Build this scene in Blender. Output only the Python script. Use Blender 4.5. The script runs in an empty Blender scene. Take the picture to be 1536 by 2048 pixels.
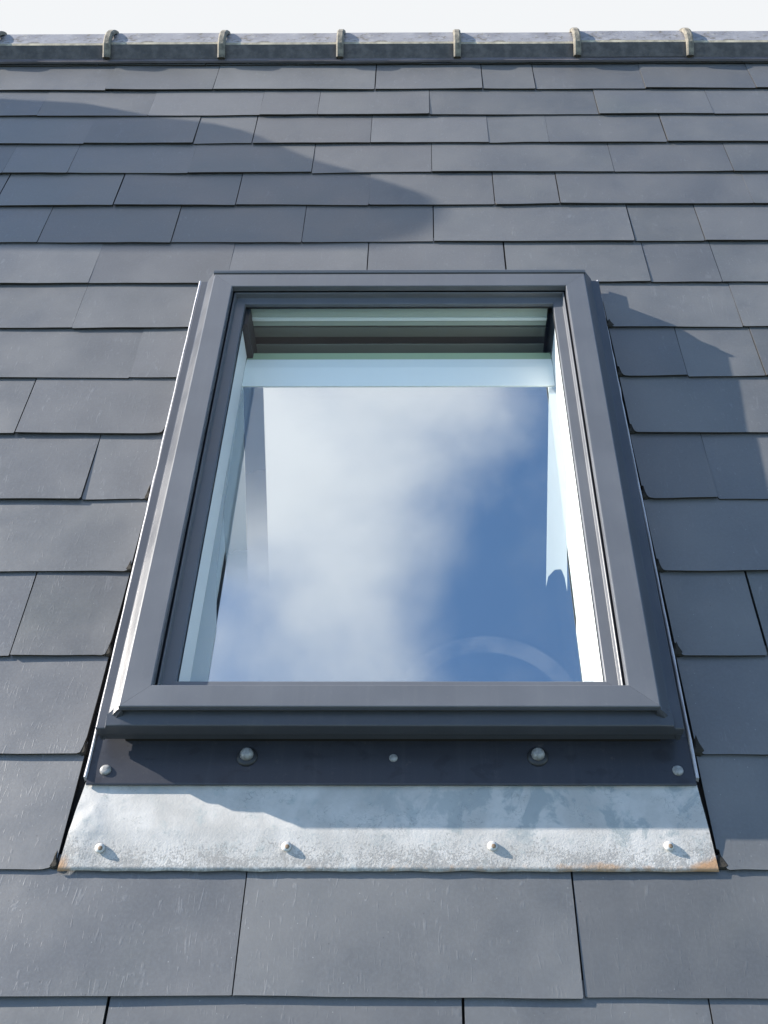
import bpy, bmesh, math, random
from mathutils import Matrix, Vector, noise as mnoise

random.seed(7)
S = bpy.context.scene
COL = S.collection
PITCH = math.radians(52)
# roof axes: u along the ridge, v up the slope, n out of the slope
RM = Matrix(((1, 0, 0), (0, math.cos(PITCH), -math.sin(PITCH)), (0, math.sin(PITCH), math.cos(PITCH))))
RQ = RM.to_4x4()

# ------------------------------------------------------------------ camera
cx = RM @ Vector((0.999978, 0.003832, -0.005497))
cy = RM @ Vector((0.000844, 0.741810, 0.670609))
cz = -(RM @ Vector((-0.006647, 0.670599, -0.741790)))
cam_d = bpy.data.cameras.new('camera')
cam = bpy.data.objects.new('camera', cam_d)
COL.objects.link(cam)
m = Matrix((cx, cy, cz)).transposed().to_4x4()
m.translation = RM @ Vector((0, 0, 1.3288))
cam.matrix_world = m
cam_d.sensor_fit = 'AUTO'
cam_d.sensor_width = 36.0
cam_d.lens = 2100 / 2048 * 36
cam_d.shift_x = -62 / 2048
cam_d.clip_start = 0.02
cam_d.clip_end = 2000
S.camera = cam

# ------------------------------------------------------------------ sun, sky, exposure
S.view_settings.view_transform = 'Standard'
S.view_settings.look = 'None'
S.view_settings.gamma = 1
S.view_settings.use_curve_mapping = False
S.view_settings.exposure = 1.25
SUN = (RM @ Vector((-3.0, 1.6, 1.0))).normalized()
sl = bpy.data.lights.new('sun', 'SUN')
sl.energy = 5.0
sl.angle = math.radians(0.5)
sl.color = (1.0, 0.93, 0.84)
sun = bpy.data.objects.new('sun', sl)
COL.objects.link(sun)
sun.rotation_euler = SUN.to_track_quat('Z', 'Y').to_euler()
sun.location = SUN * 30

W = bpy.data.worlds.new('World')
S.world = W
W.use_nodes = True
wt = W.node_tree
wt.nodes.clear()


class NB:
    """small node builder"""
    def __init__(self, tree): self.t = tree
    def n(self, kind, **kw):
        nd = self.t.nodes.new(kind)
        for k, v in kw.items():
            if k.startswith('i_'):
                key = k[2:]
                nd.inputs[int(key) if key.isdigit() else key.replace('_', ' ')].default_value = v
            else: setattr(nd, k, v)
        return nd
    def l(self, a, b): self.t.links.new(a, b)
    def put(self, sock, v):
        if isinstance(v, bpy.types.NodeSocket): self.l(v, sock)
        else: sock.default_value = v
    def math(self, op, a, b=None, c=None, clamp=False):
        nd = self.n('ShaderNodeMath', operation=op, use_clamp=clamp)
        for i, v in enumerate((a, b, c)):
            if v is not None: self.put(nd.inputs[i], v)
        return nd.outputs[0]
    def smooth(self, v, a, b, lo=0.0, hi=1.0):
        nd = self.n('ShaderNodeMapRange', interpolation_type='SMOOTHSTEP')
        self.put(nd.inputs[0], v)
        nd.inputs[1].default_value = a; nd.inputs[2].default_value = b
        nd.inputs[3].default_value = lo; nd.inputs[4].default_value = hi
        return nd.outputs[0]
    def mix(self, f, a, b, mode='MIX'):
        nd = self.n('ShaderNodeMix', data_type='RGBA', blend_type=mode)
        self.put(nd.inputs[0], f)
        for s, v in ((nd.inputs[6], a), (nd.inputs[7], b)):
            if isinstance(v, bpy.types.NodeSocket): self.l(v, s)
            else: s.default_value = (*v, 1)
        return nd.outputs[2]
    def noise(self, vec, scale, detail=4, rough=0.5, dist=0.0):
        nd = self.n('ShaderNodeTexNoise')
        self.put(nd.inputs['Vector'], vec)
        nd.inputs['Scale'].default_value = scale
        nd.inputs['Detail'].default_value = detail
        nd.inputs['Roughness'].default_value = rough
        nd.inputs['Distortion'].default_value = dist
        return nd.outputs[0]
    def mapping(self, vec, loc=(0, 0, 0), rot=(0, 0, 0), sc=(1, 1, 1)):
        nd = self.n('ShaderNodeMapping')
        self.put(nd.inputs[0], vec)
        nd.inputs[1].default_value = loc; nd.inputs[2].default_value = rot; nd.inputs[3].default_value = sc
        return nd.outputs[0]


w = NB(wt)
sky = w.n('ShaderNodeTexSky', sky_type='NISHITA', sun_disc=False)
sky.sun_elevation = math.asin(SUN.z)
sky.sun_rotation = math.atan2(SUN.x, SUN.y)
sky.air_density = 1.0
sky.dust_density = 0.1
sky.altitude = 1200
sky.ozone_density = 1.0
geo = w.n('ShaderNodeTexCoord')
sep = w.n('ShaderNodeSeparateXYZ')
w.l(geo.outputs['Generated'], sep.inputs[0])
zc = w.math('MAXIMUM', sep.outputs[2], 0.06)
px = w.math('DIVIDE', sep.outputs[0], zc)
py = w.math('DIVIDE', sep.outputs[1], zc)
cmb = w.n('ShaderNodeCombineXYZ')
w.l(px, cmb.inputs[0]); w.l(py, cmb.inputs[1])
cl1 = w.noise(w.mapping(cmb.outputs[0], loc=(3.1, 1.7, 0.4)), 5.5, 5, 0.50, 0.2)
cl2 = w.noise(w.mapping(cmb.outputs[0], loc=(8.3, 2.2, 1.4)), 1.6, 3, 0.5, 0.0)
# the cloud bank lies to the west and over the ridge; the east is clear
west = w.math('ADD', w.smooth(px, 0.19, -0.06, -0.70, 0.46), w.smooth(px, -0.2, -0.5, 0.0, -0.75))
north = w.math('ADD', w.smooth(py, 0.7, 1.5, 0.0, 1.9), w.smooth(py, 0.02, 0.25, 0.0, -0.4))
south = w.smooth(py, -0.09, -0.27, 0.14, -0.46)
cov = w.math('ADD', w.math('ADD', west, 0.5), w.math('ADD', north, south))
cov = w.math('ADD', cov, w.math('MULTIPLY', w.math('SUBTRACT', cl1, 0.5), 1.75))
cov = w.math('ADD', cov, w.math('MULTIPLY', w.math('SUBTRACT', cl2, 0.5), 0.5))
cov = w.smooth(cov, -0.05, 1.15)
cloud = w.mix(w.smooth(py, 0.6, 1.5), w.mix(w.smooth(cl2, 0.3, 0.7), (3.3, 3.3, 3.55), (4.6, 4.38, 4.5)), (2.92, 2.98, 3.04))
clear = w.mix(1.0, sky.outputs[0], (0.95, 1.015, 1.04), 'MULTIPLY')
col = w.mix(cov, clear, cloud)
bg = w.n('ShaderNodeBackground')
bg.inputs[1].default_value = 0.13
w.l(col, bg.inputs[0])
wo = w.n('ShaderNodeOutputWorld')
w.l(bg.outputs[0], wo.inputs[0])


# ------------------------------------------------------------------ materials
def newmat(name):
    mt = bpy.data.materials.new(name)
    mt.use_nodes = True
    b = NB(mt.node_tree)
    p = mt.node_tree.nodes['Principled BSDF']
    return mt, b, p


def plain(name, col, rough=0.5, metal=0.0, spec=0.5, bump=0.0, bscale=200, vary=0.0, vscale=9):
    mt, b, p = newmat(name)
    p.inputs['Base Color'].default_value = (*col, 1)
    p.inputs['Roughness'].default_value = rough
    p.inputs['Metallic'].default_value = metal
    p.inputs['Specular IOR Level'].default_value = spec
    tc = b.n('ShaderNodeTexCoord').outputs['Object']
    if vary:
        nz = b.noise(tc, vscale, 5, 0.6)
        dark = tuple(c * (1 - vary) for c in col); lite = tuple(min(1, c * (1 + vary)) for c in col)
        b.l(b.mix(b.smooth(nz, 0.3, 0.7), dark, lite), p.inputs['Base Color'])
        b.l(b.smooth(nz, 0.3, 0.7, rough * 0.85, min(1, rough * 1.15)), p.inputs['Roughness'])
    if bump:
        bn = b.n('ShaderNodeBump')
        bn.inputs['Strength'].default_value = bump
        bn.inputs['Distance'].default_value = 0.002
        b.l(b.noise(tc, bscale, 4), bn.inputs['Height'])
        b.l(bn.outputs[0], p.inputs['Normal'])
    return mt


def slate_mat():
    mt, b, p = newmat('slate')
    tc = b.n('ShaderNodeTexCoord').outputs['Object']
    oi = b.n('ShaderNodeObjectInfo')
    off = b.n('ShaderNodeVectorMath', operation='SCALE')
    off.inputs[0].default_value = (37.0, 19.0, 11.0)
    b.l(oi.outputs['Random'], off.inputs['Scale'])
    add = b.n('ShaderNodeVectorMath', operation='ADD')
    b.l(tc, add.inputs[0]); b.l(off.outputs[0], add.inputs[1])
    v = add.outputs[0]
    broad = b.noise(v, 5.5, 5, 0.55)
    fine = b.noise(v, 240, 3, 0.6)
    c = b.mix(b.smooth(broad, 0.28, 0.72), (0.081, 0.082, 0.081), (0.111, 0.111, 0.108))
    c = b.mix(b.math('MULTIPLY', b.smooth(oi.outputs['Random'], 0.0, 1.0), 0.45), c, (0.090, 0.089, 0.092))
    green = b.noise(v, 3.1, 3, 0.5)
    c = b.mix(b.smooth(green, 0.56, 0.8, 0, 0.4), c, (0.085, 0.092, 0.078))
    c = b.mix(b.smooth(fine, 0.35, 0.75, 0.0, 0.35), c, (0.125, 0.13, 0.135))
    # fine hair scratches: thin contour lines of stretched noise
    scr = None
    for k, (sc, ang, st) in enumerate(((60, 0.50, 0.13), (90, -0.28, 0.11), (120, 0.06, 0.10))):
        vv = b.mapping(v, loc=(k * 7.1, k * 3.3, 0), rot=(0, 0, ang), sc=(1, st, 1))
        nz = b.noise(vv, sc, 1, 0.35, 0.08)
        ln = b.smooth(b.math('ABSOLUTE', b.math('SUBTRACT', nz, 0.5)), 0.006, 0.026, 1, 0)
        mk = b.smooth(b.noise(b.mapping(v, loc=(k * 3.7, 1.3, 0)), 38 + 14 * k, 3, 0.6), 0.54, 0.66)
        ln = b.math('MULTIPLY', ln, mk)
        scr = ln if scr is None else b.math('MAXIMUM', scr, ln)
    c = b.mix(b.math('MULTIPLY', scr, b.smooth(b.noise(v, 7, 3, 0.6), 0.42, 0.62, 0.04, 0.25)), c, (0.21, 0.215, 0.22))
    vor = b.n('ShaderNodeTexVoronoi')
    b.l(v, vor.inputs['Vector']); vor.inputs['Scale'].default_value = 130
    vsel = b.n('ShaderNodeSeparateColor'); b.l(vor.outputs['Color'], vsel.inputs[0])
    dot = b.math('MULTIPLY', b.smooth(vor.outputs['Distance'], 0.05, 0.13, 1, 0), b.smooth(vsel.outputs[0], 0.84, 0.90))
    c = b.mix(b.math('MULTIPLY', dot, 0.6), c, (0.32, 0.32, 0.31))
    dk = b.math('MULTIPLY', b.smooth(vor.outputs['Distance'], 0.05, 0.2, 1, 0), b.smooth(vsel.outputs[1], 0.965, 0.975))
    c = b.mix(b.math('MULTIPLY', dk, 0.6), c, (0.03, 0.03, 0.03))
    hv = b.n('ShaderNodeHueSaturation')
    wn = b.n('ShaderNodeTexWhiteNoise', noise_dimensions='1D'); b.l(oi.outputs['Random'], wn.inputs['W'])
    b.l(b.smooth(wn.outputs['Value'], 0, 1, 0.89, 1.11), hv.inputs['Value']); b.l(c, hv.inputs['Color'])
    c = hv.outputs[0]
    # soft stain patches
    st = b.noise(b.mapping(v, sc=(1, 0.6, 1)), 9, 4, 0.6)
    c = b.mix(b.smooth(st, 0.62, 0.78, 0, 0.4), c, (0.058, 0.063, 0.07))
    b.l(c, p.inputs['Base Color'])
    b.l(b.smooth(broad, 0.3, 0.7, 0.36, 0.48), p.inputs['Roughness'])
    p.inputs['Specular IOR Level'].default_value = 1.0
    hs = b.math('ADD', b.math('MULTIPLY', fine, 0.25), b.math('MULTIPLY', b.noise(v, 45, 4, 0.6), 0.6))
    hs = b.math('ADD', hs, b.math('MULTIPLY', scr, 0.35))
    bn = b.n('ShaderNodeBump'); bn.inputs['Strength'].default_value = 0.22; bn.inputs['Distance'].default_value = 0.0015
    b.l(hs, bn.inputs['Height'])
    bb = b.n('ShaderNodeBump'); bb.inputs['Strength'].default_value = 0.35; bb.inputs['Distance'].default_value = 0.012
    b.l(b.noise(v, 6.5, 2, 0.4), bb.inputs['Height'])
    b.l(bn.outputs[0], bb.inputs['Normal'])
    b.l(bb.outputs[0], p.inputs['Normal'])
    return mt


def apron_mat():
    """whitish weathered zinc, grain and rust along its lower edge"""
    mt, b, p = newmat('weathered_zinc')
    tc = b.n('ShaderNodeTexCoord').outputs['Object']
    sp = b.n('ShaderNodeSeparateXYZ'); b.l(tc, sp.inputs[0])
    u, v = sp.outputs[0], sp.outputs[1]
    low = b.smooth(v, 0.022, 0.002)                      # bottom strip
    endl = b.smooth(u, 0.035, 0.0)
    endr = b.smooth(u, 0.81, 0.862)
    patch = b.noise(tc, 11, 6, 0.62)
    mid = b.noise(tc, 48, 5, 0.65)
    fine = b.noise(tc, 330, 4, 0.7)
    c = b.mix(b.smooth(patch, 0.35, 0.65), (0.39, 0.375, 0.35), (0.52, 0.50, 0.47))
    c = b.mix(b.smooth(mid, 0.54, 0.70, 0, 0.55), c, (0.33, 0.36, 0.35))
    # large dull grey stains, mostly towards the east end
    stn = b.math('MULTIPLY', b.smooth(b.noise(b.mapping(tc, sc=(1, 0.8, 1)), 20, 5, 0.65, 0.4), 0.52, 0.6), b.smooth(u, 0.25, 0.7, 0.15, 0.8))
    stn = b.math('MULTIPLY', stn, b.smooth(v, 0.02, 0.05))
    c = b.mix(stn, c, (0.27, 0.30, 0.30))
    # crackle and specks
    ln = b.smooth(b.math('ABSOLUTE', b.math('SUBTRACT', b.noise(tc, 70, 4, 0.6, 0.6), 0.5)), 0.004, 0.02, 1, 0)
    ln = b.math('MULTIPLY', ln, b.smooth(b.noise(tc, 24, 3), 0.47, 0.62))
    c = b.mix(b.math('MULTIPLY', ln, 0.5), c, (0.2, 0.21, 0.2))
    gr = b.math('ADD', b.math('MULTIPLY', b.smooth(v, 0.062, 0.008), b.smooth(b.noise(tc, 17, 5, 0.7), 0.25, 0.6, 0.04, 0.20)), b.math('MULTIPLY', b.math('ADD', endr, endl), 0.08))
    spk = b.smooth(b.math('ADD', b.math('ADD', b.math('MULTIPLY', fine, 0.6), b.math('MULTIPLY', b.noise(tc, 120, 4, 0.7), 0.4)), gr), 0.60, 0.70)
    c = b.mix(b.math('MULTIPLY', spk, 0.6), c, (0.20, 0.19, 0.175))
    # rust
    rz = b.noise(tc, 26, 5, 0.7)
    lowr = b.math('MULTIPLY', b.smooth(v, 0.03, 0.0), b.smooth(u, 0.0, 0.86, 0.55, 1.0))
    rust = b.math('ADD', b.math('MULTIPLY', lowr, 0.34), b.math('MULTIPLY', b.math('ADD', endr, endl), b.smooth(v, 0.075, 0.0, 0.0, 0.30)))
    rust = b.smooth(b.math('ADD', rust, b.math('MULTIPLY', rz, 0.62)), 0.54, 0.76)
    c = b.mix(b.math('MULTIPLY', rust, 0.8), c, b.mix(rz, (0.46, 0.21, 0.07), (0.36, 0.22, 0.10)))
    b.l(c, p.inputs['Base Color'])
    p.inputs['Roughness'].default_value = 0.55
    bn = b.n('ShaderNodeBump'); bn.inputs['Strength'].default_value = 0.5; bn.inputs['Distance'].default_value = 0.0016
    h = b.math('ADD', b.math('MULTIPLY', fine, b.smooth(v, 0.07, 0.01, 0.3, 0.8)), b.math('MULTIPLY', mid, 0.7))
    b.l(h, bn.inputs['Height'])
    b.l(bn.outputs[0], p.inputs['Normal'])
    return mt


def ridge_mat():
    mt, b, p = newmat('ridge_clay')
    tc = b.n('ShaderNodeTexCoord').outputs['Object']
    oi = b.n('ShaderNodeObjectInfo')
    v = b.mapping(tc, sc=(1, 1, 1))
    nz = b.noise(v, 14, 5, 0.65)
    c = b.mix(b.smooth(nz, 0.3, 0.7), (0.17, 0.165, 0.175), (0.26, 0.255, 0.265))
    li = b.noise(v, 38, 5, 0.7, 0.5)
    c = b.mix(b.smooth(li, 0.54, 0.62, 0, 0.85), c, (0.10, 0.085, 0.06))
    li2 = b.noise(v, 60, 4, 0.7)
    c = b.mix(b.smooth(li2, 0.58, 0.7, 0, 0.5), c, (0.36, 0.34, 0.28))
    b.l(c, p.inputs['Base Color'])
    p.inputs['Roughness'].default_value = 0.5
    bn = b.n('ShaderNodeBump'); bn.inputs['Strength'].default_value = 0.4; bn.inputs['Distance'].default_value = 0.002
    b.l(b.noise(v, 120, 5), bn.inputs['Height'])
    b.l(bn.outputs[0], p.inputs['Normal'])
    return mt


def metal_mat(name, col, rough=0.36, stains=False):
    """grey powder-coated aluminium with faint dust and streaks"""
    mt, b, p = newmat(name)
    tc = b.n('ShaderNodeTexCoord').outputs['Object']
    nz = b.noise(b.mapping(tc, sc=(1, 1, 1)), 7, 5, 0.6)
    ds = b.noise(tc, 420, 3, 0.6)
    c = b.mix(b.smooth(nz, 0.3, 0.75), tuple(x * 0.93 for x in col), tuple(x * 1.07 for x in col))
    c = b.mix(b.smooth(ds, 0.62, 0.78, 0, 0.15), c, (0.3, 0.3, 0.3))
    stk = b.noise(b.mapping(tc, sc=(1, 0.06, 1)), 90, 3, 0.6)
    c = b.mix(b.smooth(stk, 0.5, 0.75, 0, 0.035), c, (0.28, 0.27, 0.25))
    if stains:
        sn = b.noise(b.mapping(tc, sc=(1, 1.6, 1)), 22, 5, 0.6, 0.5)
        c = b.mix(b.smooth(sn, 0.57, 0.64, 0, 0.45), c, (0.016, 0.015, 0.018))
        c = b.mix(b.smooth(b.noise(tc, 60, 5, 0.7), 0.62, 0.7, 0, 0.25), c, (0.12, 0.105, 0.09))
    b.l(c, p.inputs['Base Color'])
    b.l(b.smooth(nz, 0.3, 0.75, rough * 0.85, rough * 1.2), p.inputs['Roughness'])
    bn = b.n('ShaderNodeBump'); bn.inputs['Strength'].default_value = 0.06; bn.inputs['Distance'].default_value = 0.001
    b.l(ds, bn.inputs['Height'])
    b.l(bn.outputs[0], p.inputs['Normal'])
    return mt


def glass_mat(name, tint, refl, fres, arc=False, gcol=(1, 1, 1)):
    mt = bpy.data.materials.new(name)
    mt.use_nodes = True
    b = NB(mt.node_tree)
    mt.node_tree.nodes.clear()
    tr = b.n('ShaderNodeBsdfTransparent'); tr.inputs[0].default_value = (*tint, 1)
    gl = b.n('ShaderNodeBsdfGlossy'); gl.inputs['Roughness'].default_value = 0.0
    gl.inputs['Color'].default_value = (*gcol, 1)
    f = b.n('ShaderNodeFresnel')
    bf = b.n('ShaderNodeNewGeometry').outputs['Backfacing']
    b.l(b.math('ADD', b.math('MULTIPLY', bf, 1 / 1.5 - 1.5), 1.5), f.inputs[0])
    fac = b.math('ADD', b.math('MULTIPLY', f.outputs[0], fres), refl, clamp=True)
    # a trace of dust on the pane
    df = b.n('ShaderNodeBsdfDiffuse'); df.inputs[0].default_value = (0.6, 0.6, 0.58, 1)
    tc = b.n('ShaderNodeTexCoord').outputs['Object']
    vor = b.n('ShaderNodeTexVoronoi'); b.l(tc, vor.inputs['Vector']); vor.inputs['Scale'].default_value = 60
    sc = b.n('ShaderNodeSeparateColor'); b.l(vor.outputs['Color'], sc.inputs[0])
    dots = b.math('MULTIPLY', b.smooth(vor.outputs['Distance'], 0.03, 0.09, 1, 0), b.smooth(sc.outputs[0], 0.93, 0.95))
    dust = b.math('ADD', b.math('MULTIPLY', dots, 0.12), b.smooth(b.noise(tc, 6, 5, 0.65), 0.5, 0.8, 0.0, 0.02))
    if arc:     # pale arc seen in the glass, put into the pane's colour near its foot
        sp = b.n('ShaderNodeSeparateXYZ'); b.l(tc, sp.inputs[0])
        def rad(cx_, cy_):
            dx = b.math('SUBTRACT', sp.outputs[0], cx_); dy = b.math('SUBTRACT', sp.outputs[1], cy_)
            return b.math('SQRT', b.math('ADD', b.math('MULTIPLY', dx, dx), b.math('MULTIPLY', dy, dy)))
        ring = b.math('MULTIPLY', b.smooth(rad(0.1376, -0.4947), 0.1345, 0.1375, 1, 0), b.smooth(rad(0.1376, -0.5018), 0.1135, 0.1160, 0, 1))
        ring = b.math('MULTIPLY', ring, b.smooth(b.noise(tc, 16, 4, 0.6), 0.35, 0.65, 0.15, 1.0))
        dust = b.math('ADD', dust, b.math('MULTIPLY', ring, 0.04))  # adds the pale arc to the dust mask; the arc is not dust
    mx = b.n('ShaderNodeMixShader'); b.l(fac, mx.inputs[0]); b.l(tr.outputs[0], mx.inputs[1]); b.l(gl.outputs[0], mx.inputs[2])
    m2 = b.n('ShaderNodeMixShader'); b.l(dust, m2.inputs[0]); b.l(mx.outputs[0], m2.inputs[1]); b.l(df.outputs[0], m2.inputs[2])
    o = b.n('ShaderNodeOutputMaterial'); b.l(m2.outputs[0], o.inputs[0])
    return mt


def sheer_mat(name, col, alpha, y1, y0):
    """see-through strip, fading out towards its foot"""
    mt = bpy.data.materials.new(name)
    mt.use_nodes = True
    b = NB(mt.node_tree)
    mt.node_tree.nodes.clear()
    tr = b.n('ShaderNodeBsdfTransparent')
    df = b.n('ShaderNodeBsdfDiffuse'); df.inputs[0].default_value = (*col, 1)
    tc = b.n('ShaderNodeTexCoord').outputs['Object']
    sp = b.n('ShaderNodeSeparateXYZ'); b.l(tc, sp.inputs[0])
    y = b.math('ADD', sp.outputs[1], b.math('MULTIPLY', b.math('SUBTRACT', b.noise(tc, 22, 4), 0.5), 0.05))
    mx = b.n('ShaderNodeMixShader')
    b.l(b.smooth(y, y0, y1, 0.0, alpha), mx.inputs[0]); b.l(tr.outputs[0], mx.inputs[1]); b.l(df.outputs[0], mx.inputs[2])
    o = b.n('ShaderNodeOutputMaterial'); b.l(mx.outputs[0], o.inputs[0])
    return mt


def brick_mat():
    mt, b, p = newmat('chimney_render')
    tc = b.n('ShaderNodeTexCoord').outputs['Object']
    nz = b.noise(tc, 6, 6, 0.6)
    b.l(b.mix(nz, (0.20, 0.17, 0.14), (0.34, 0.30, 0.26)), p.inputs['Base Color'])
    p.inputs['Roughness'].default_value = 0.9
    return mt


M = dict(
    slate=slate_mat(),
    slate_edge=plain('slate_edge', (0.045, 0.041, 0.036), 0.9, vary=0.3),
    deck=plain('underlay_felt', (0.028, 0.026, 0.026), 0.9, bump=0.3),
    apron=apron_mat(),
    ridge=ridge_mat(),
    ridge_lip=plain('shaded_clay', (0.090, 0.082, 0.080), 0.75, vary=0.38, bump=0.8, bscale=90, vscale=45),
    ridge_edge=plain('sunlit_clay_edge', (0.36, 0.32, 0.24), 0.8, vary=0.35, vscale=40),
    moss=plain('dark_moss', (0.022, 0.019, 0.014), 0.95, vary=0.5, bump=1.0, bscale=150),
    collar=plain('collar_clay', (0.17, 0.152, 0.12), 0.8, vary=0.45, vscale=60, bump=0.5),
    strip=plain('ridge_undercloak', (0.105, 0.095, 0.105), 0.6, vary=0.25, bump=0.3),
    cover=metal_mat('cover_grey', (0.100, 0.106, 0.118), 0.40),
    clad=metal_mat('cladding_grey', (0.056, 0.061, 0.073), 0.33),
    plate=metal_mat('plate_grey', (0.030, 0.031, 0.038), 0.34, True),
    worn=plain('worn_zinc_edge', (0.42, 0.415, 0.45), 0.6, vary=0.25, bump=0.5),
    gasket=plain('rubber_gasket', (0.012, 0.012, 0.014), 0.55),
    wood=plain('dark_frame_wood', (0.014, 0.011, 0.009), 0.8, vary=0.3),
    white=plain('white_lining', (0.66, 0.67, 0.66), 0.5),
    white2=plain('white_board', (0.50, 0.52, 0.52), 0.6),
    head=plain('head_grey_green', (0.30, 0.36, 0.32), 0.35),
    headm=plain('head_taupe', (0.105, 0.12, 0.105), 0.5),
    headd=plain('head_dark', (0.010, 0.012, 0.014), 0.7),
    headb=plain('head_bright_bead', (0.62, 0.68, 0.67), 0.3),
    green=plain('pane_edge_green', (0.36, 0.46, 0.30), 0.3),
    bolt=plain('bolt_nylon', (0.25, 0.245, 0.235), 0.35, vary=0.35, vscale=160),
    washer=plain('washer_rubber', (0.02, 0.02, 0.022), 0.5),
    rivet=plain('rivet_zinc', (0.50, 0.50, 0.49), 0.5, vary=0.3),
    pin=plain('rusty_pin', (0.20, 0.14, 0.09), 0.7, vary=0.4, vscale=200),
    rail=plain('white_rail', (0.88, 0.89, 0.84), 0.5),
    headl=plain('head_grey', (0.20, 0.23, 0.21), 0.5),
    seal=plain('sealant_bead', (0.13, 0.11, 0.08), 0.7, vary=0.4, bump=0.6),
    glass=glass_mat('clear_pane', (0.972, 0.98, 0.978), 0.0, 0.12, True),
    coated=glass_mat('coated_pane', (0.50, 0.54, 0.56), 0.66, 1.0, gcol=(0.89, 0.965, 1.0)),
    tape=sheer_mat('added_strip', (0.52, 0.58, 0.62), 0.62, -0.19, -0.26),  # strip added as a streak in the glass
    streak1=sheer_mat('added_strip_pale', (0.52, 0.57, 0.57), 0.42, -0.10, -0.22),
    streak2=sheer_mat('added_strip_grey', (0.20, 0.27, 0.36), 0.62, 0.15, -0.23),
    room=plain('room_paint', (0.10, 0.10, 0.105), 0.9, vary=0.1),
    brick=brick_mat(),
    lawn=plain('lawn', (0.035, 0.045, 0.02), 0.95, vary=0.5),
    wall=plain('house_render', (0.45, 0.42, 0.37), 0.9, vary=0.1),
)


# ------------------------------------------------------------------ mesh helpers (roof coordinates unless told otherwise)
def empty(name, org, label=None, cat=None, roof=True, kind=None):
    o = bpy.data.objects.new(name, None)
    COL.objects.link(o)
    mm = RQ.copy() if roof else Matrix.Identity(4)
    mm.translation = (RM @ Vector(org)) if roof else Vector(org)
    o.matrix_world = mm
    o.empty_display_size = 0.1
    o['org'] = list(org)
    if label: o['label'] = label
    if cat: o['category'] = cat
    if kind: o['kind'] = kind
    return o


def org_of(o):
    return Vector(o['org']) if 'org' in o else Vector((0, 0, 0))


def obj(name, verts, faces, mats, parent=None, fm=None, smooth=False, center=True, bevel=0.0, origin=None):
    """verts in the same frame as the parent (roof or world)"""
    if not isinstance(mats, (list, tuple)): mats = [mats]
    vs = [Vector(v) for v in verts]
    if origin is not None: c = Vector(origin)
    elif center:
        c = Vector([(min(v[i] for v in vs) + max(v[i] for v in vs)) / 2 for i in range(3)])
    else: c = Vector((0, 0, 0))
    me = bpy.data.meshes.new(name)
    me.from_pydata([v - c for v in vs], [], faces)
    for mt in mats: me.materials.append(mt)
    if fm:
        for p, k in zip(me.polygons, fm): p.material_index = k
    bm = bmesh.new(); bm.from_mesh(me)
    bmesh.ops.recalc_face_normals(bm, faces=bm.faces)
    if bevel:
        bmesh.ops.bevel(bm, geom=[e for e in bm.edges if len(e.link_faces) == 2 and e.calc_face_angle(0) > 0.5], offset=bevel, segments=2, profile=0.6, affect='EDGES')
    bm.to_mesh(me); bm.free()
    if smooth:
        for p in me.polygons: p.use_smooth = True
    o = bpy.data.objects.new(name, me)
    COL.objects.link(o)
    o['org'] = list(c)
    if parent is not None:
        o.parent = parent
        o.location = c - org_of(parent)
    else:
        o.location = c
    return o


def box(name, a, b, mat, parent=None, bevel=0.0):
    x0, y0, z0 = a; x1, y1, z1 = b
    v = [(x0, y0, z0), (x1, y0, z0), (x1, y1, z0), (x0, y1, z0), (x0, y0, z1), (x1, y0, z1), (x1, y1, z1), (x0, y1, z1)]
    f = [(0, 3, 2, 1), (4, 5, 6, 7), (0, 1, 5, 4), (1, 2, 6, 5), (2, 3, 7, 6), (3, 0, 4, 7)]
    return obj(name, v, f, mat, parent, bevel=bevel)


def loft(name, rings, mat, parent=None, closed=True, caps=True, smooth=False, fm=None):
    """rings: equal-length lists of points"""
    k = len(rings[0])
    v = [p for r in rings for p in r]
    f = []
    for i in range(len(rings) - 1):
        for j in range(k if closed else k - 1):
            a, b_ = i * k + j, i * k + (j + 1) % k
            f.append((a, b_, b_ + k, a + k))
    if caps and closed:
        f.append(tuple(reversed(range(k))))
        f.append(tuple(range((len(rings) - 1) * k, len(rings) * k)))
    return obj(name, v, f, mat, parent, smooth=smooth)


def dome(name, c, r, h, mat, parent, seg=14, base=0.0, squash=1.0):
    prof = [(1.0, 0.0), (1.0, 0.18), (0.93, 0.5), (0.7, 0.82), (0.38, 0.97)]
    v = []; f = []
    for (pr, ph) in prof:
        for k in range(seg):
            a = 2 * math.pi * k / seg
            v.append((c[0] + r * pr * math.cos(a), c[1] + r * pr * math.sin(a) * squash, c[2] + base + ph * h))
    n = len(v)
    v.append((c[0], c[1], c[2] + base + h))
    for i in range(len(prof) - 1):
        for k in range(seg):
            a = i * seg + k; b_ = i * seg + (k + 1) % seg
            f.append((a, b_, b_ + seg, a + seg))
    for k in range(seg):
        f.append(((len(prof) - 1) * seg + k, (len(prof) - 1) * seg + (k + 1) % seg, n))
    f.append(tuple(reversed(range(seg))))
    return obj(name, v, f, mat, parent, smooth=True)


# ------------------------------------------------------------------ ground, house below
g = obj('ground', [(-400, -400, -3.0), (400, -400, -3.0), (400, 400, -3.0), (-400, 400, -3.0)], [(0, 1, 2, 3)], M['lawn'])
g['kind'] = 'structure'

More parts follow.
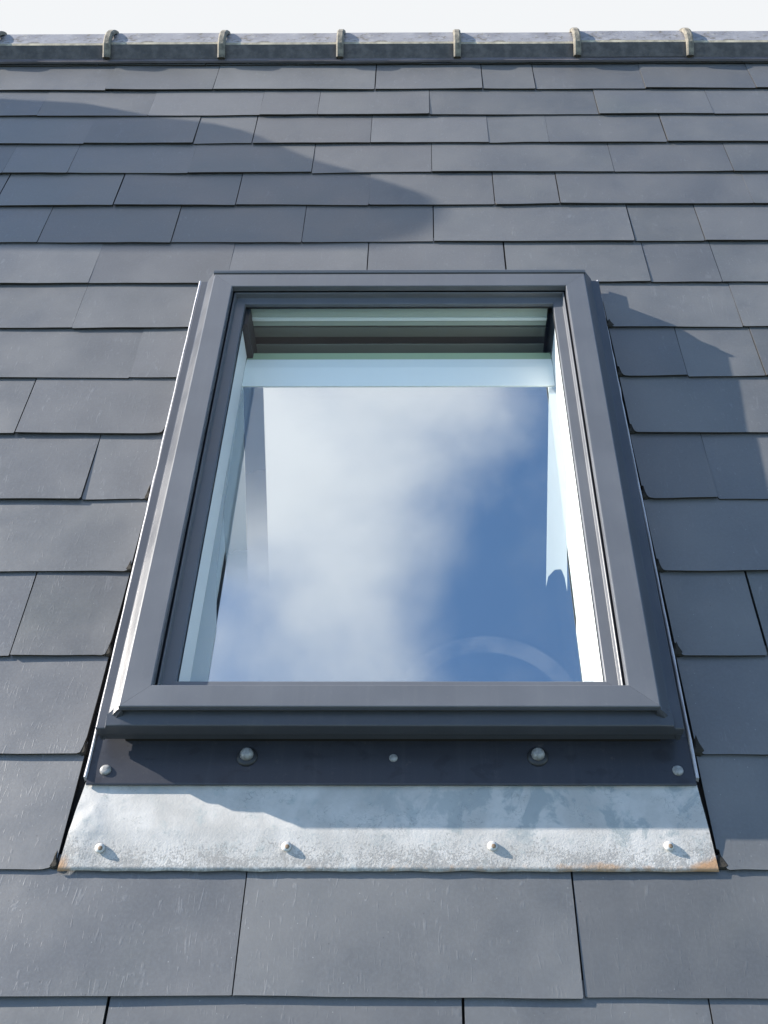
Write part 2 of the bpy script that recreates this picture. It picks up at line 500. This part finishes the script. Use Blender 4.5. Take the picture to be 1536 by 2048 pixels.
# ------------------------------------------------------------------ the roof
roof = empty('house', (0, 0, 0), 'house with a steep blue-grey slate roof under a row of collared ridge tiles', 'house')
UL, UR = -2.9, 2.5          # roof ends
APEX = 3.022
OPEN = (-0.42, 0.335, 0.75, 1.785)     # hole for the window
for (a, b_) in (((UL, -0.05), (UR, OPEN[2])), ((UL, OPEN[3]), (UR, APEX - 0.01)), ((UL, OPEN[2]), (OPEN[0], OPEN[3])), ((OPEN[1], OPEN[2]), (UR, OPEN[3]))):
    box('underlay', (a[0], a[1], -0.030), (b_[0], b_[1], -0.0185), M['deck'], roof)
# far slope of the roof, behind the ridge
yA = (RM @ Vector((0, APEX, -0.03)))
far = [(UL, yA.y, yA.z), (UR, yA.y, yA.z), (UR, yA.y * 2 + 0.05, -0.05), (UL, yA.y * 2 + 0.05, -0.05)]
inv = RM.inverted()
wf = [inv @ Vector((x, y, z)) for z in (-3.0, -0.12) for (x, y) in ((UL, 0.05), (UR, 0.05), (UR, 0.25), (UL, 0.25))]
loft('front_wall', [wf[:4], wf[4:]], M['wall'], roof)
obj('far_slope', [inv @ Vector(p) for p in far], [(0, 1, 2, 3)], M['slate'], roof)

TAILS = [2.8793, 2.732, 2.5917, 2.448, 2.3073, 2.1635, 2.0126, 1.8593, 1.7076, 1.5542, 1.3963, 1.2328, 1.0722, 0.9075, 0.7406, 0.5725, 0.4138]
JOINTS = [[], [-1.144, -0.851, -0.562, -0.125, 0.164, 0.307, 0.601, 0.896], [-1.001, -0.712, -0.422, -0.271, 0.02, 0.46, 0.757],
          [-0.848, -0.574, -0.425, -0.128, 0.168, 0.319, 0.614], [-1.015, -0.857, -0.564, -0.267, 0.025, 0.464],
          [-0.996, -0.718, -0.432, -0.123, 0.169, 0.322, 0.769], [-0.859, -0.559, -0.268, 0.026, 0.474, 0.63],
          [-0.711, -0.416, -0.119, 0.182, 0.488], [-0.712, 0.651], [-0.566, 0.513], [-0.747, 0.77], [-0.59, 0.51],
          [-0.77, 0.70], [-0.628, 0.525], [-0.80, 0.73], [-0.66, 0.60], [-0.66, -0.23, 0.195, 0.62], [-0.379, 0.049, 0.345]]
TAILS += [0.25, 0.09, -0.07]
JOINTS += [[-0.25, 0.16], [-0.36, 0.08], [-0.1, 0.2]]
JOINTS[0] = [-0.9, -0.6, -0.3, 0.0, 0.3, 0.6]
WIDE = [i for i in range(8, 16)]      # courses broken by the window (tails beside it)


def edge_l(v): return -0.4664 - (1.8554 - v) * (0.0143 / 1.281)
def edge_r(v): return 0.3773 + (1.8487 - v) * (0.0103 / 1.276)


outer_v, outer_f, outer_m = [], [], []


def slate(u0, u1, vt, vh, lift, roll, chip=None, gl=0.0012, gr=0.0012, skewl=None, skewr=None, single=True):
    """one slate: tail at vt, head hidden at vh; upper face n = a + b u + c v"""
    g_ = vh - vt
    T = 0.0040
    um = (u0 + u1) / 2
    nseg = 7
    out = []
    a0, a1 = u0 + gl, u1 - gr
    tail = []
    ph = random.uniform(0, 60)
    skew = random.uniform(-0.0020, 0.0020)
    for k in range(nseg + 1):
        t = k / nseg
        u = a0 + (a1 - a0) * t
        dv = 0.0016 * (mnoise.noise(Vector((u * 14 + ph, vt * 9, 0))))+ skew * (t - 0.5) * 2
        tail.append((u, vt + dv))
    # clip the corners of the tail
    c1 = random.uniform(0.0008, 0.003); c2 = random.uniform(0.0008, 0.003)
    pts = []
    if chip == 'l':
        w_, h_ = random.uniform(0.006, 0.009), random.uniform(0.018, 0.030)
        pts += [(a0, vt + h_), (a0 + w_ * 0.4, vt + h_ * 0.95), (a0 + w_ * 0.55, vt + h_ * 0.5), (a0 + w_ * 0.8, vt + h_ * 0.2), (a0 + w_ * 1.15, vt + 0.0012)]
        tail = [(a0 + w_ * 1.5, vt)] + [q for q in tail if q[0] > a0 + w_ * 1.7]
    else:
        pts += [(a0, vt + c1 + skew)]
        tail = [(a0 + c1, tail[0][1])] + tail[1:]
    if chip == 'r':
        w_, h_ = random.uniform(0.004, 0.008), random.uniform(0.015, 0.03)
        tail = [q for q in tail if q[0] < a1 - w_ * 2.2]
        tail += [(a1 - w_ * 2, vt), (a1 - w_, vt + 0.002), (a1 - w_ * 0.5, vt + h_ * 0.4), (a1, vt + h_)]
    else:
        tail = tail[:-1] + [(a1 - c2, tail[-1][1]), (a1, vt + c2)]
    pts += tail
    # sides with one extra point each, then the head
    def hl(v): return (skewl(v) + gl) if skewl else a0
    def hr(v): return (skewr(v) - gr) if skewr else a1
    vm = vt + g_ * 0.55
    pts += [(hr(vm) + random.uniform(-.0004, .0004), vm), (hr(vh), vh), (hl(vh), vh), (hl(vm) + random.uniform(-.0004, .0004), vm)]
    curl = random.uniform(-0.0006, 0.0009)
    def n_of(u, v):
        t = (v - vt) / g_
        return lift - t * (0.0052 + lift) + roll * (u - um) + curl * ((u - um) / max(0.05, (u1 - u0) / 2)) ** 2 * (1 - t)
    k = len(pts)
    v_ = [(u, v, n_of(u, v)) for u, v in pts] + [(u, v + (0.0008 if v < vt + 0.02 else 0), n_of(u, v) - T) for u, v in pts]
    f_ = [tuple(range(k)), tuple(reversed(range(k, 2 * k)))]
    m_ = [0, 1]
    for i in range(k):
        j = (i + 1) % k
        f_.append((i, i + k, j + k, j)); m_.append(1)
    if single:
        return obj('slate', v_, f_, [M['slate'], M['slate_edge']], roof, fm=m_)
    b0 = len(outer_v)
    outer_v.extend(v_)
    outer_f.extend(tuple(x + b0 for x in q) for q in f_)
    outer_m.extend(m_)


for i, vt in enumerate(TAILS):
    if i == 0: vh = 2.965
    else: vh = TAILS[i - 1] + 0.022
    us = list(JOINTS[i])
    rr = random.Random(100 + i)
    while us and us[0] > UL + 0.2: us.insert(0, us[0] - rr.choice((0.288, 0.288, 0.43, 0.288, 0.15)))
    while us[-1] < UR - 0.2: us.append(us[-1] + rr.choice((0.288, 0.288, 0.43, 0.288, 0.15)))
    us[0] = max(us[0], UL); us[-1] = min(us[-1], UR)
    beside = 8 <= i <= 15
    spans = []
    for a, b_ in zip(us[:-1], us[1:]):
        if b_ - a < 0.03: continue
        if beside:
            L, R = edge_l(vt), edge_r(vt)
            if a < L - 0.02: spans.append((a, min(b_, L), b_ >= L, False))
            elif a < L < b_: spans.append((a, L, True, False))
            if b_ > R + 0.02: spans.append((max(a, R), b_, False, a <= R))
        else: spans.append((a, b_, False, False))
    # a span crossing the whole window gives both of its sides
    for (a, b_, atl, atr) in spans:
        lift = random.uniform(-0.0007, 0.0022)
        roll = random.uniform(-0.006, 0.006)
        tight = random.random() < 0.55
        gl = gr = random.choice((0.0001, 0.0003)) if tight else random.uniform(0.0008, 0.002)
        chip = None
        if atr: chip = 'l'
        if atl and i > 9: chip = 'r'
        inside = b_ > -1.62 and a < 1.45 and i <= 18
        slate(a, b_, vt, vh, lift, roll, chip, gl, gr,
              edge_r if atr else None, edge_l if atl else None, single=inside)
os_ = obj('outlying_slates', outer_v, outer_f, [M['slate'], M['slate_edge']], roof, fm=outer_m)
os_['kind'] = 'stuff'

for vt in TAILS[8:16]:
    for sd in (0, 1):
        if sd and vt > 1.3: continue
        u = edge_r(vt) + 0.004 if not sd else edge_l(vt) - 0.003
        rr = random.Random(int(vt * 1e4) + sd)
        w_, h_ = rr.uniform(0.009, 0.013) * (1 - 0.45 * sd), rr.uniform(0.018, 0.028)
        vs, fs = [], []
        K = 9
        for lay, (sc_, z_) in enumerate(((1.0, -0.012), (1.0, -0.0015), (0.6, 0.0008))):
            for k in range(K):
                a = 2 * math.pi * k / K
                jj = 1 + 0.35 * mnoise.noise(Vector((k * 1.7, vt * 30, sd * 5)))
                x = math.cos(a) * w_ * sc_ * jj; y = math.sin(a) * h_ * sc_ * jj * (1.0 if math.sin(a) > 0 else 0.25)
                vs.append((u + x * (1 if math.sin(a) < 0.3 else 0.45), vt + 0.006 + y, z_))
        for lay in range(2):
            for k in range(K): fs.append((lay * K + k, lay * K + (k + 1) % K, (lay + 1) * K + (k + 1) % K, (lay + 1) * K + k))
        fs.append(tuple(range(2 * K, 3 * K)))
        obj('moss_tuft', vs, fs, M['moss'], roof)

# ridge: undercloak strip, tiles with collars
nS = 60
top = []; bot = []
for k in range(nS + 1):
    u = UL + (UR - UL) * k / nS
    dv = 0.003 * mnoise.noise(Vector((u * 3, 0.3, 0)))
    top.append([(u, 2.8815 + dv, 0.0035), (u, 2.8835 + dv, 0.0085), (u, 2.93, 0.012), (u, 2.93, 0.004)])
loft('ridge_undercloak', top, M['strip'], roof)


def ridge_prof(off, lip=True):
    """half profile in (v, n), front side: lip foot, lip top, wing up to the rounded crest; mirrored through the vertical at the apex"""
    c, s = math.cos(PITCH), math.sin(PITCH)
    up = Vector((s, c)); back = Vector((c, -s))        # world vertical / horizontal in (v, n)
    P0 = Vector((2.894, 0.0095))
    P1 = P0 + up * 0.046
    wing = (back * math.cos(math.radians(45)) + up * math.sin(math.radians(45)))
    P2 = P1 + wing * 0.078
    crest = P1 + wing * 0.098
    out_f = -back; out_w = (up * math.cos(math.radians(45)) - back * math.sin(math.radians(45)))
    f0 = P0 + out_f * off; f1 = P1 + out_f * off + up * (off * 0.41); f2 = P2 + out_w * off
    cr = crest + up * (off * 1.0 - 0.008)
    half = [f0, f1 - up * 0.004, f1 + wing * 0.006, f2 - wing * 0.02, f2, (f2 + cr) / 2 + up * 0.004]
    if lip == 'arc':        # collars sweep round in one curve
        ctl = f1 + up * 0.046 + back * 0.016
        half = [f0, f1 - up * 0.012]
        a_ = f1 - up * 0.012
        for k in range(1, 9):
            t = k / 9
            half.append(a_ * (1 - t) ** 2 + ctl * (2 * t * (1 - t)) + cr * t * t)
    ax = cr.dot(back)
    mir = [p - back * (2 * (p.dot(back) - ax)) for p in reversed(half)]
    return half + [cr] + mir


def ridge_piece(name, u0, u1, off, thick, mat, parent, jit=0.0, rnd=0.0):
    kd = 'arc' if rnd else True
    o_ = ridge_prof(off, kd); i_ = ridge_prof(off - thick, kd)
    loop = o_ + list(reversed(i_))
    us = [u0, u1] if not rnd else [u0, u0 + rnd, u1 - rnd, u1]
    rings = []
    for k, u in enumerate(us):
        sh = -0.003 if (rnd and k in (0, len(us) - 1)) else 0.0
        lp = loop if not sh else ridge_prof(off + sh, kd) + list(reversed(i_))
        rings.append([(u, p.x, p.y + jit) for p in lp])
    o = loft(name, rings, mat, parent, smooth=False)
    if isinstance(mat, list):       # the front lip, its shade put into a darker colour
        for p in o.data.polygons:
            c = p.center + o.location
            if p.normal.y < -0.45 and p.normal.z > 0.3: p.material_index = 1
            if -0.45 < p.normal.y < -0.1 and p.normal.z > 0.8: p.material_index = 2  # top edge of the lip, its sunlit line put into the colour
    return o


rj = [-2.82, -2.495, -2.17, -1.845, -1.522, -1.199, -0.877, -0.558, -0.228, 0.098, 0.431, 0.743, 1.065, 1.39, 1.715, 2.04, 2.4]
for a, b_ in zip(rj[:-1], rj[1:]):
    j = random.uniform(-0.002, 0.002)
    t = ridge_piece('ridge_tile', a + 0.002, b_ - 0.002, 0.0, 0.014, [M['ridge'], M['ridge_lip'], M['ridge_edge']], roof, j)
    ridge_piece('collar', a - 0.009, a + 0.011, 0.0125, 0.0115, M['collar'], t, j, rnd=0.004)

# ------------------------------------------------------------------ the roof window
win = empty('skylight', (-0.045, 0.7446, 0.0), 'grey-framed skylight set in the slates, its pane mirroring blue sky and white cloud', 'skylight')
X0, X1, Y0, Y1 = -0.4144, 0.3244, 0.7614, 1.7600


def ring_sides(name, prof, mat, rect=(X0, X1, Y0, Y1), sides='lrbt'):
    """mitred frame: prof = closed polygon of (inset, n)"""
    x0, x1, y0, y1 = rect
    res = {}
    kb = 0.86      # the bottom rail is a little slimmer
    for s in sides:
        if s == 'l': A = [(x0 + d, y0 + d * kb, n) for d, n in prof]; B = [(x0 + d, y1 - d, n) for d, n in prof]
        if s == 'r': A = [(x1 - d, y0 + d * kb, n) for d, n in prof]; B = [(x1 - d, y1 - d, n) for d, n in prof]
        if s == 'b': A = [(x0 + d, y0 + d * kb, n) for d, n in prof]; B = [(x1 - d, y0 + d * kb, n) for d, n in prof]
        if s == 't': A = [(x0 + d, y1 - d, n) for d, n in prof]; B = [(x1 - d, y1 - d, n) for d, n in prof]
        # hairline mitre gap
        ax = 1 if s in 'lr' else 0
        sg = 0.00018
        A = [tuple(c + (sg if k == ax else 0) for k, c in enumerate(p)) for p in A]
        B = [tuple(c - (sg if k == ax else 0) for k, c in enumerate(p)) for p in B]
        res[s] = loft(name, [A, B], mat, win)
    return res


cover_prof = [(0.0, 0.0860), (0.0, 0.0905), (0.0006, 0.0915), (0.0018, 0.0920), (0.0388, 0.0920), (0.0400, 0.0915), (0.0405, 0.0905), (0.0408, 0.0800), (0.0360, 0.0800), (0.0360, 0.0880), (0.004, 0.0880), (0.004, 0.0860)]
ring_sides('sash_cover', cover_prof, M['cover'])
for cu, cv, du_, dv_ in ((X0, Y0, 1, 1), (X1, Y0, -1, 1), (X0, Y1, 1, -1), (X1, Y1, -1, -1)):
    ua, ub_ = sorted((cu + du_ * 0.0045, cu + du_ * 0.032)); va, vb = sorted((cv + dv_ * 0.0045, cv + dv_ * 0.030))
    box('leak_block', (ua, va, 0.0862), (ub_, vb, 0.0876), M['clad'], win)  # added blocks, stopping light that leaks through the mitre gaps
gask = [(0.0362, 0.0690), (0.0362, 0.0730), (0.0434, 0.0730), (0.0434, 0.0690)]
ring_sides('cover_gasket', gask, M['gasket'])
bead_prof = [(0.0436, 0.060), (0.0436, 0.0785), (0.0442, 0.0792), (0.0452, 0.0792), (0.0459, 0.0785), (0.0474, 0.0690), (0.0480, 0.0682), (0.0645, 0.0675), (0.0655, 0.0668), (0.0658, 0.0600)]
ring_sides('glazing_bead', bead_prof, M['cover'])
gl_g = [(0.0640, 0.0560), (0.0640, 0.0597), (0.0667, 0.0597), (0.0667, 0.0560)]
ring_sides('pane_gasket', gl_g, M['gasket'])
GX0, GX1, GY0, GY1 = -0.352, 0.262, 0.823, 1.6985
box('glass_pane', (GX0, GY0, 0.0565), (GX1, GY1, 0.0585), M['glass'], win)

# lower cladding at the sides: sloped band, narrow ledge, drop
for s in (-1, 1):
    e = X0 if s < 0 else X1
    P = lambda o, n: (e + s * o, n)
    prof = [(-0.0035, 0.0858), (0.0008, 0.0857), (0.0030, 0.0838), (0.0190, 0.0628), (0.0202, 0.0614), (0.0215, 0.0610), (0.0338, 0.0604), (0.0350, 0.0592), (0.0350, 0.028), (0.030, 0.028), (-0.004, 0.050)]
    A = [(e + s * o, (Y0 - 0.0010 if o < 0.021 else Y0 - 0.0143), n) for o, n in prof]
    B = [(e + s * o, 1.782 - (0.004 if o > 0.02 else 0.0), n) for o, n in prof]
    loft('side_cladding', [A, B], M['clad'], win)
# bottom cladding with its two-step fascia
stn = []
for (u, k) in ((X0 - 0.0350, 0), (X0 - 0.0225, 3), (X0 - 0.0200, 1), (X0, 2), (X1, 2), (X1 + 0.0200, 1), (X1 + 0.0225, 3), (X1 + 0.0350, 0)):
    nt = {0: 0.0602, 3: 0.0608, 1: 0.0672, 2: 0.0684}[k]
    vf = Y0 - 0.0149
    if k in (0, 3): head = [(u, vf + 0.0014, nt + 0.0001), (u, vf + 0.0012, nt + 0.0001)]
    elif k == 1: head = [(u, Y0 - 0.0004, 0.0706), (u, Y0 - 0.0012, 0.0703)]
    else: head = [(u, Y0 + 0.022, 0.0762), (u, Y0 + 0.016, 0.0756)]
    sgn = 1 if u < 0 else -1
    lo = 0.0022 * sgn if k == 0 else 0.0
    stn.append(head + [(u, vf + 0.0008, nt), (u, vf - 0.0002, nt - 0.0007), (u, vf - 0.0008, nt - 0.0020), (u, vf - 0.0010, 0.0458), (u + lo * 0.4, vf - 0.0002, 0.0440), (u + lo * 0.5, vf + 0.0020, 0.0432),
                       (u + lo, vf + 0.0028, 0.0265), (u + lo, vf + 0.010, 0.0262), (u, vf + 0.010, 0.045)])
loft('bottom_cladding', stn, M['clad'], win)
# lip under the bottom rail
box('cover_drip', (X0 + 0.001, Y0 - 0.0012, 0.0835), (X1 - 0.001, Y0 + 0.004, 0.0868), M['clad'], win, bevel=0.0006)
# head hood: thin upstand behind the top rail falling away up the slope
hood = [[(u, 1.7618, 0.078), (u, 1.7632, 0.0924), (u, 1.7642, 0.0932), (u, 1.7685, 0.0948), (u, 1.7705, 0.0940), (u, 1.785, 0.076), (u, 1.812, 0.062), (u, 1.828, 0.028), (u, 1.7618, 0.028)] for u in (X0 - 0.002, X1 + 0.002)]
loft('head_hood', hood, M['cover'], win)
# dark collar of the frame under the cladding
for (a, b_) in (((-0.4186, 0.7530), (0.3347, 0.7765)), ((-0.4186, 1.745), (0.3347, 1.785)), ((-0.4186, 0.777), (-0.385, 1.745)), ((0.301, 0.777), (0.3347, 1.745))):
    box('frame_collar', (a[0], a[1], -0.03), (b_[0], b_[1], 0.055 if b_[1] < 0.8 else 0.0585), M['wood'], win)

# side flashings with their worn upturned edge
for s in (-1, 1):
    oe = (-0.4650, -0.4612) if s < 0 else (0.3672, 0.3755)      # outer edge at the head, at the foot
    ie = -0.405 if s < 0 else 0.32
    n0, n1 = 0.0095, 0.0118
    v0, v1 = 0.7005, 1.842
    a = [(oe[1], v0, n1), (ie, v0, n1), (ie, v0, n0), (oe[1], v0, n0)]
    b_ = [(oe[0], v1, n1), (ie, v1, n1), (ie, v1, n0), (oe[0], v1, n0)]
    loft('side_flashing', [a, b_], M['clad'], win)
    rings = []
    for k in range(41):
        t = k / 40
        v = v0 - 0.005 + (v1 - v0 + 0.005) * t
        u = oe[1] + (oe[0] - oe[1]) * t
        w_ = 0.0036 + 0.0014 * mnoise.noise(Vector((v * 25, s * 3.0, 0)))
        h = 0.0168 + 0.002 * mnoise.noise(Vector((v * 18, s * 7.0, 1)))
        jt = 0.0007 * mnoise.noise(Vector((v * 40, s, 5)))
        rings.append([(u + jt, v, h), (u + s * w_ * 0.4 + jt, v, h + 0.0012), (u + s * w_, v, h), (u + s * (w_ + 0.0015), v, 0.004), (u, v, 0.0085)])
    loft('upturned_edge', rings, M['worn'], win)

# apron: dark plate, and the weathered zinc skirt below it
plate = [[(-0.4611, 0.6865, 0.0100), (0.3749, 0.6868, 0.0100), (0.3749, 0.6865, 0.0135), (-0.4611, 0.6862, 0.0135)],
         [(-0.4611, 0.6880, 0.0098), (0.3749, 0.6880, 0.0098), (0.3749, 0.6880, 0.0142), (-0.4611, 0.6880, 0.0142)],
         [(-0.4620, 0.7000, 0.0098), (0.3740, 0.7000, 0.0098), (0.3740, 0.7000, 0.0142), (-0.4620, 0.7000, 0.0142)],
         [(-0.4625, 0.7600, 0.0098), (0.3735, 0.7600, 0.0098), (0.3735, 0.7600, 0.0142), (-0.4625, 0.7600, 0.0142)]]
loft('apron_plate', plate, M['plate'], win)
nu, nv = 120, 24
vv, ff = [], []
ORG = Vector((-0.4767, 0.57, 0))
for j in range(nv + 1):
    t = j / nv
    for i in range(nu + 1):
        s = i / nu
        v = 0.570 + t * 0.145
        ul = -0.4767 + 0.0152 * t / 0.84 * 0.84 ; ur = 0.3859 - 0.0110 * t
        u = ul + (ur - ul) * s
        n = 0.0010 + 0.0055 * min(1, t * 2.6) if t < 0.385 else 0.0065 + (t - 0.385) * 0.0008
        n += 0.00012 * mnoise.noise(Vector((u * 9, v * 14, 2))) + 0.00007 * mnoise.noise(Vector((u * 40, v * 40, 5)))
        ed = max(0.0, 1 - t / 0.42)
        n += ed * 0.0006 * mnoise.noise(Vector((u * 130, v * 130, 3)))
        # hammered bulge where the skirt is dressed round the corner
        d = math.hypot((u + 0.452) / 0.022, (v - 0.63) / 0.04)
        n += 0.0032 * math.exp(-d * d) * (1 + 0.9 * mnoise.noise(Vector((u * 90, v * 45, 8))))
        if j == 0: v += 0.0016 * mnoise.noise(Vector((u * 26, 0, 9)))
        vv.append((u, v, n))
q = nu + 1
for j in range(nv):
    for i in range(nu):
        ff.append((j * q + i, j * q + i + 1, (j + 1) * q + i + 1, (j + 1) * q + i))
nb = len(vv)
for i in range(nu + 1): vv.append((vv[i][0], vv[i][1] + 0.0005, vv[i][2] - 0.0024))
for i in range(nu): ff.append((i, nb + i, nb + i + 1, i + 1))
obj('zinc_apron', vv, ff, M['apron'], win, smooth=True, origin=ORG)

for (u, v, r, wz) in ((-0.4379, 0.7074, 0.0080, 0), (-0.2442, 0.7290, 0.0105, 1), (-0.0400, 0.7262, 0.0060, 0), (0.1609, 0.7292, 0.0105, 1), (0.3523, 0.7073, 0.0078, 0)):
    if wz:
        bo = dome('bolt', (u, v, 0.0142), 0.0095, 0.010, M['bolt'], win, base=0.004)
        dome('washer', (u, v - 0.001, 0.0142), 0.0150, 0.005, M['washer'], bo)
    else:
        dome('bolt', (u, v, 0.0142), r, r * 0.55, M['bolt'], win)
for (u, v) in ((-0.4252, 0.5986), (-0.1791, 0.6010), (0.0926, 0.6021), (0.3250, 0.6024)):
    rv = dome('rivet', (u, v, 0.0055), 0.0068, 0.0046, M['rivet'], win)
    dome('rivet_pin', (u + 0.0012, v - 0.0014, 0.0088), 0.0034, 0.0020, M['pin'], rv, seg=9)

# inside the frame: head profiles seen through the top of the pane
HV = 1.7010
hx0, hx1 = GX0 + 0.012, GX1 - 0.012
for (n1, n0, d, mt, nm) in ((0.0555, 0.0300, 0.000, 'head', 'head_profile'), (0.0300, 0.0235, -0.004, 'headb', 'head_bead'), (0.0235, 0.0085, 0.000, 'head', 'head_profile'),
                            (0.0085, 0.0045, 0.004, 'headd', 'head_groove_or_shade_slab'), (0.0045, -0.0190, -0.001, 'headm', 'head_profile'), (-0.0190, -0.0385, 0.0005, 'headd', 'head_groove_or_shade_slab'),  # black slab fills the wide groove, its shade put into the colour
                            (-0.0385, -0.0620, -0.001, 'headl', 'head_profile'), (-0.0620, -0.1000, -0.002, 'headm', 'head_profile')):
    box(nm, (hx0, HV + d, n0), (hx1, HV + 0.035, n1), M[mt], win)
PT, PB = 1.6415, 0.78
SL, SR = -0.3520, 0.2600
for s, e in ((-1, SL), (1, SR)):
    a, b_ = (e - 0.02, e) if s < 0 else (e, e + 0.02)
    box('side_lining', (a, PB, -0.0262), (b_, PT + 0.004, 0.0555), M['white'], win)
    box('head_jamb', (a, PT + 0.0045, -0.10), (b_ + (0.012 if s < 0 else 0), 1.735, 0.0555), M['headd'], win)
box('sill_lining', (SL - 0.02, 0.775, -0.024), (SR + 0.02, PB - 0.0005, 0.0555), M['white'], win)
# inner pane with its white top rail and green ground edge
inner = box('inner_pane', (SL - 0.019, PB, -0.031), (SR + 0.019, 1.5560, -0.0265), M['coated'], win)
loft('inner_top_rail', [[(u, 1.5551, -0.0318), (u, 1.5551, -0.0246), (u, 1.6100, -0.0240), (u, PT - 0.0015, -0.0285), (u, PT - 0.0005, -0.036), (u, 1.60, -0.036)] for u in (SL + 0.0005, SR - 0.0005)], M['rail'], win)
box('inner_rail_edge', (SL + 0.0005, PT, -0.036), (SR - 0.0005, PT + 0.0200, -0.030), M['green'], win)
# white boards at the foot of each side, wider at the bottom
for pts in (((SL, 1.36), (SL + 0.0115, 1.0900), (-0.3257, 0.9739), (-0.3262, PB + 0.001), (SL, PB + 0.001)), ((SR, 1.30), (SR, PB + 0.001), (0.2449, PB + 0.001), (0.2435, 0.9738), (SR - 0.0060, 1.0800))):
    loft('corner_board', [[(u, v, -0.0262) for u, v in pts], [(u, v, -0.0225) for u, v in pts]], M['white2'], win)

# strips added over the inner pane as streaks in the glass, fading below
for nm, mt, pts in (('added_strip', 'tape', [(0.2471, 1.5515), (0.2810, 1.5514), (0.2360, 1.0500), (0.2347, 1.0786), (0.2319, 1.0923), (0.2298, 1.0965), (0.2199, 1.0955), (0.2170, 1.0923), (0.2079, 1.0817), (0.2025, 1.060)]),
                    ('added_strip', 'streak1', [(-0.3505, 1.545), (-0.3488, 1.545), (-0.3097, 1.2503), (-0.2750, 0.985), (-0.3100, 0.985), (-0.3243, 1.0926), (-0.3463, 1.2267)]),
                    ('added_strip', 'streak2', [(-0.3484, 1.553), (-0.3095, 1.5529), (-0.2728, 1.2503), (-0.2400, 0.975), (-0.2742, 0.975), (-0.3095, 1.2503)])):
    dz = 0.0008 if mt == 'streak2' else 0.0
    obj(nm, [(u, v, -0.0256 + dz) for u, v in pts], [tuple(range(len(pts)))], M[mt], win, origin=(0, 1.26, -0.025))

# ------------------------------------------------------------------ the attic room behind the pane
room = empty('attic_room', (-0.05, 1.6, -0.9), roof=False, kind='structure')
box('floor', (-2.6, 0.3, -0.95), (2.2, 3.6, -0.9), M['room'], room)
box('back_wall', (-2.6, 2.6, -0.9), (2.2, 2.65, 1.7), M['room'], room)
for xw in (-2.65, 2.2):
    gp = [(0.3, -0.9), (3.6, -0.9), (3.6, 0.05), (1.87, 2.25), (0.3, 0.25)]
    loft('gable_wall', [[(xw, y, z) for y, z in gp], [(xw + 0.05, y, z) for y, z in gp]], M['room'], room)
box('knee_wall', (-2.6, 0.30, -0.9), (2.2, 0.34, 0.30), M['room'], room)


# ------------------------------------------------------------------ chimney just out of view, casting the shade on the upper courses
sil = [(1.28, 1.55), (1.304, 2.244), (1.336, 2.592), (1.351, 2.744), (1.372, 2.811), (1.400, 2.877), (1.431, 2.933), (1.458, 2.970), (1.478, 2.990), (1.495, 2.996), (1.513, 2.990), (1.544, 2.974), (1.573, 2.952), (1.651, 2.95), (1.672, 2.927), (1.684, 2.85), (1.714, 2.790), (1.717, 2.66), (1.722, 1.55)]
loft('unseen_chimney', [[inv @ Vector((x, y, z)) for y, z in sil] for x in (-2.0, -2.45)], M['brick'], roof)

S.cycles.use_denoising = True
for o in bpy.data.objects:
    if 'org' in o: del o['org']
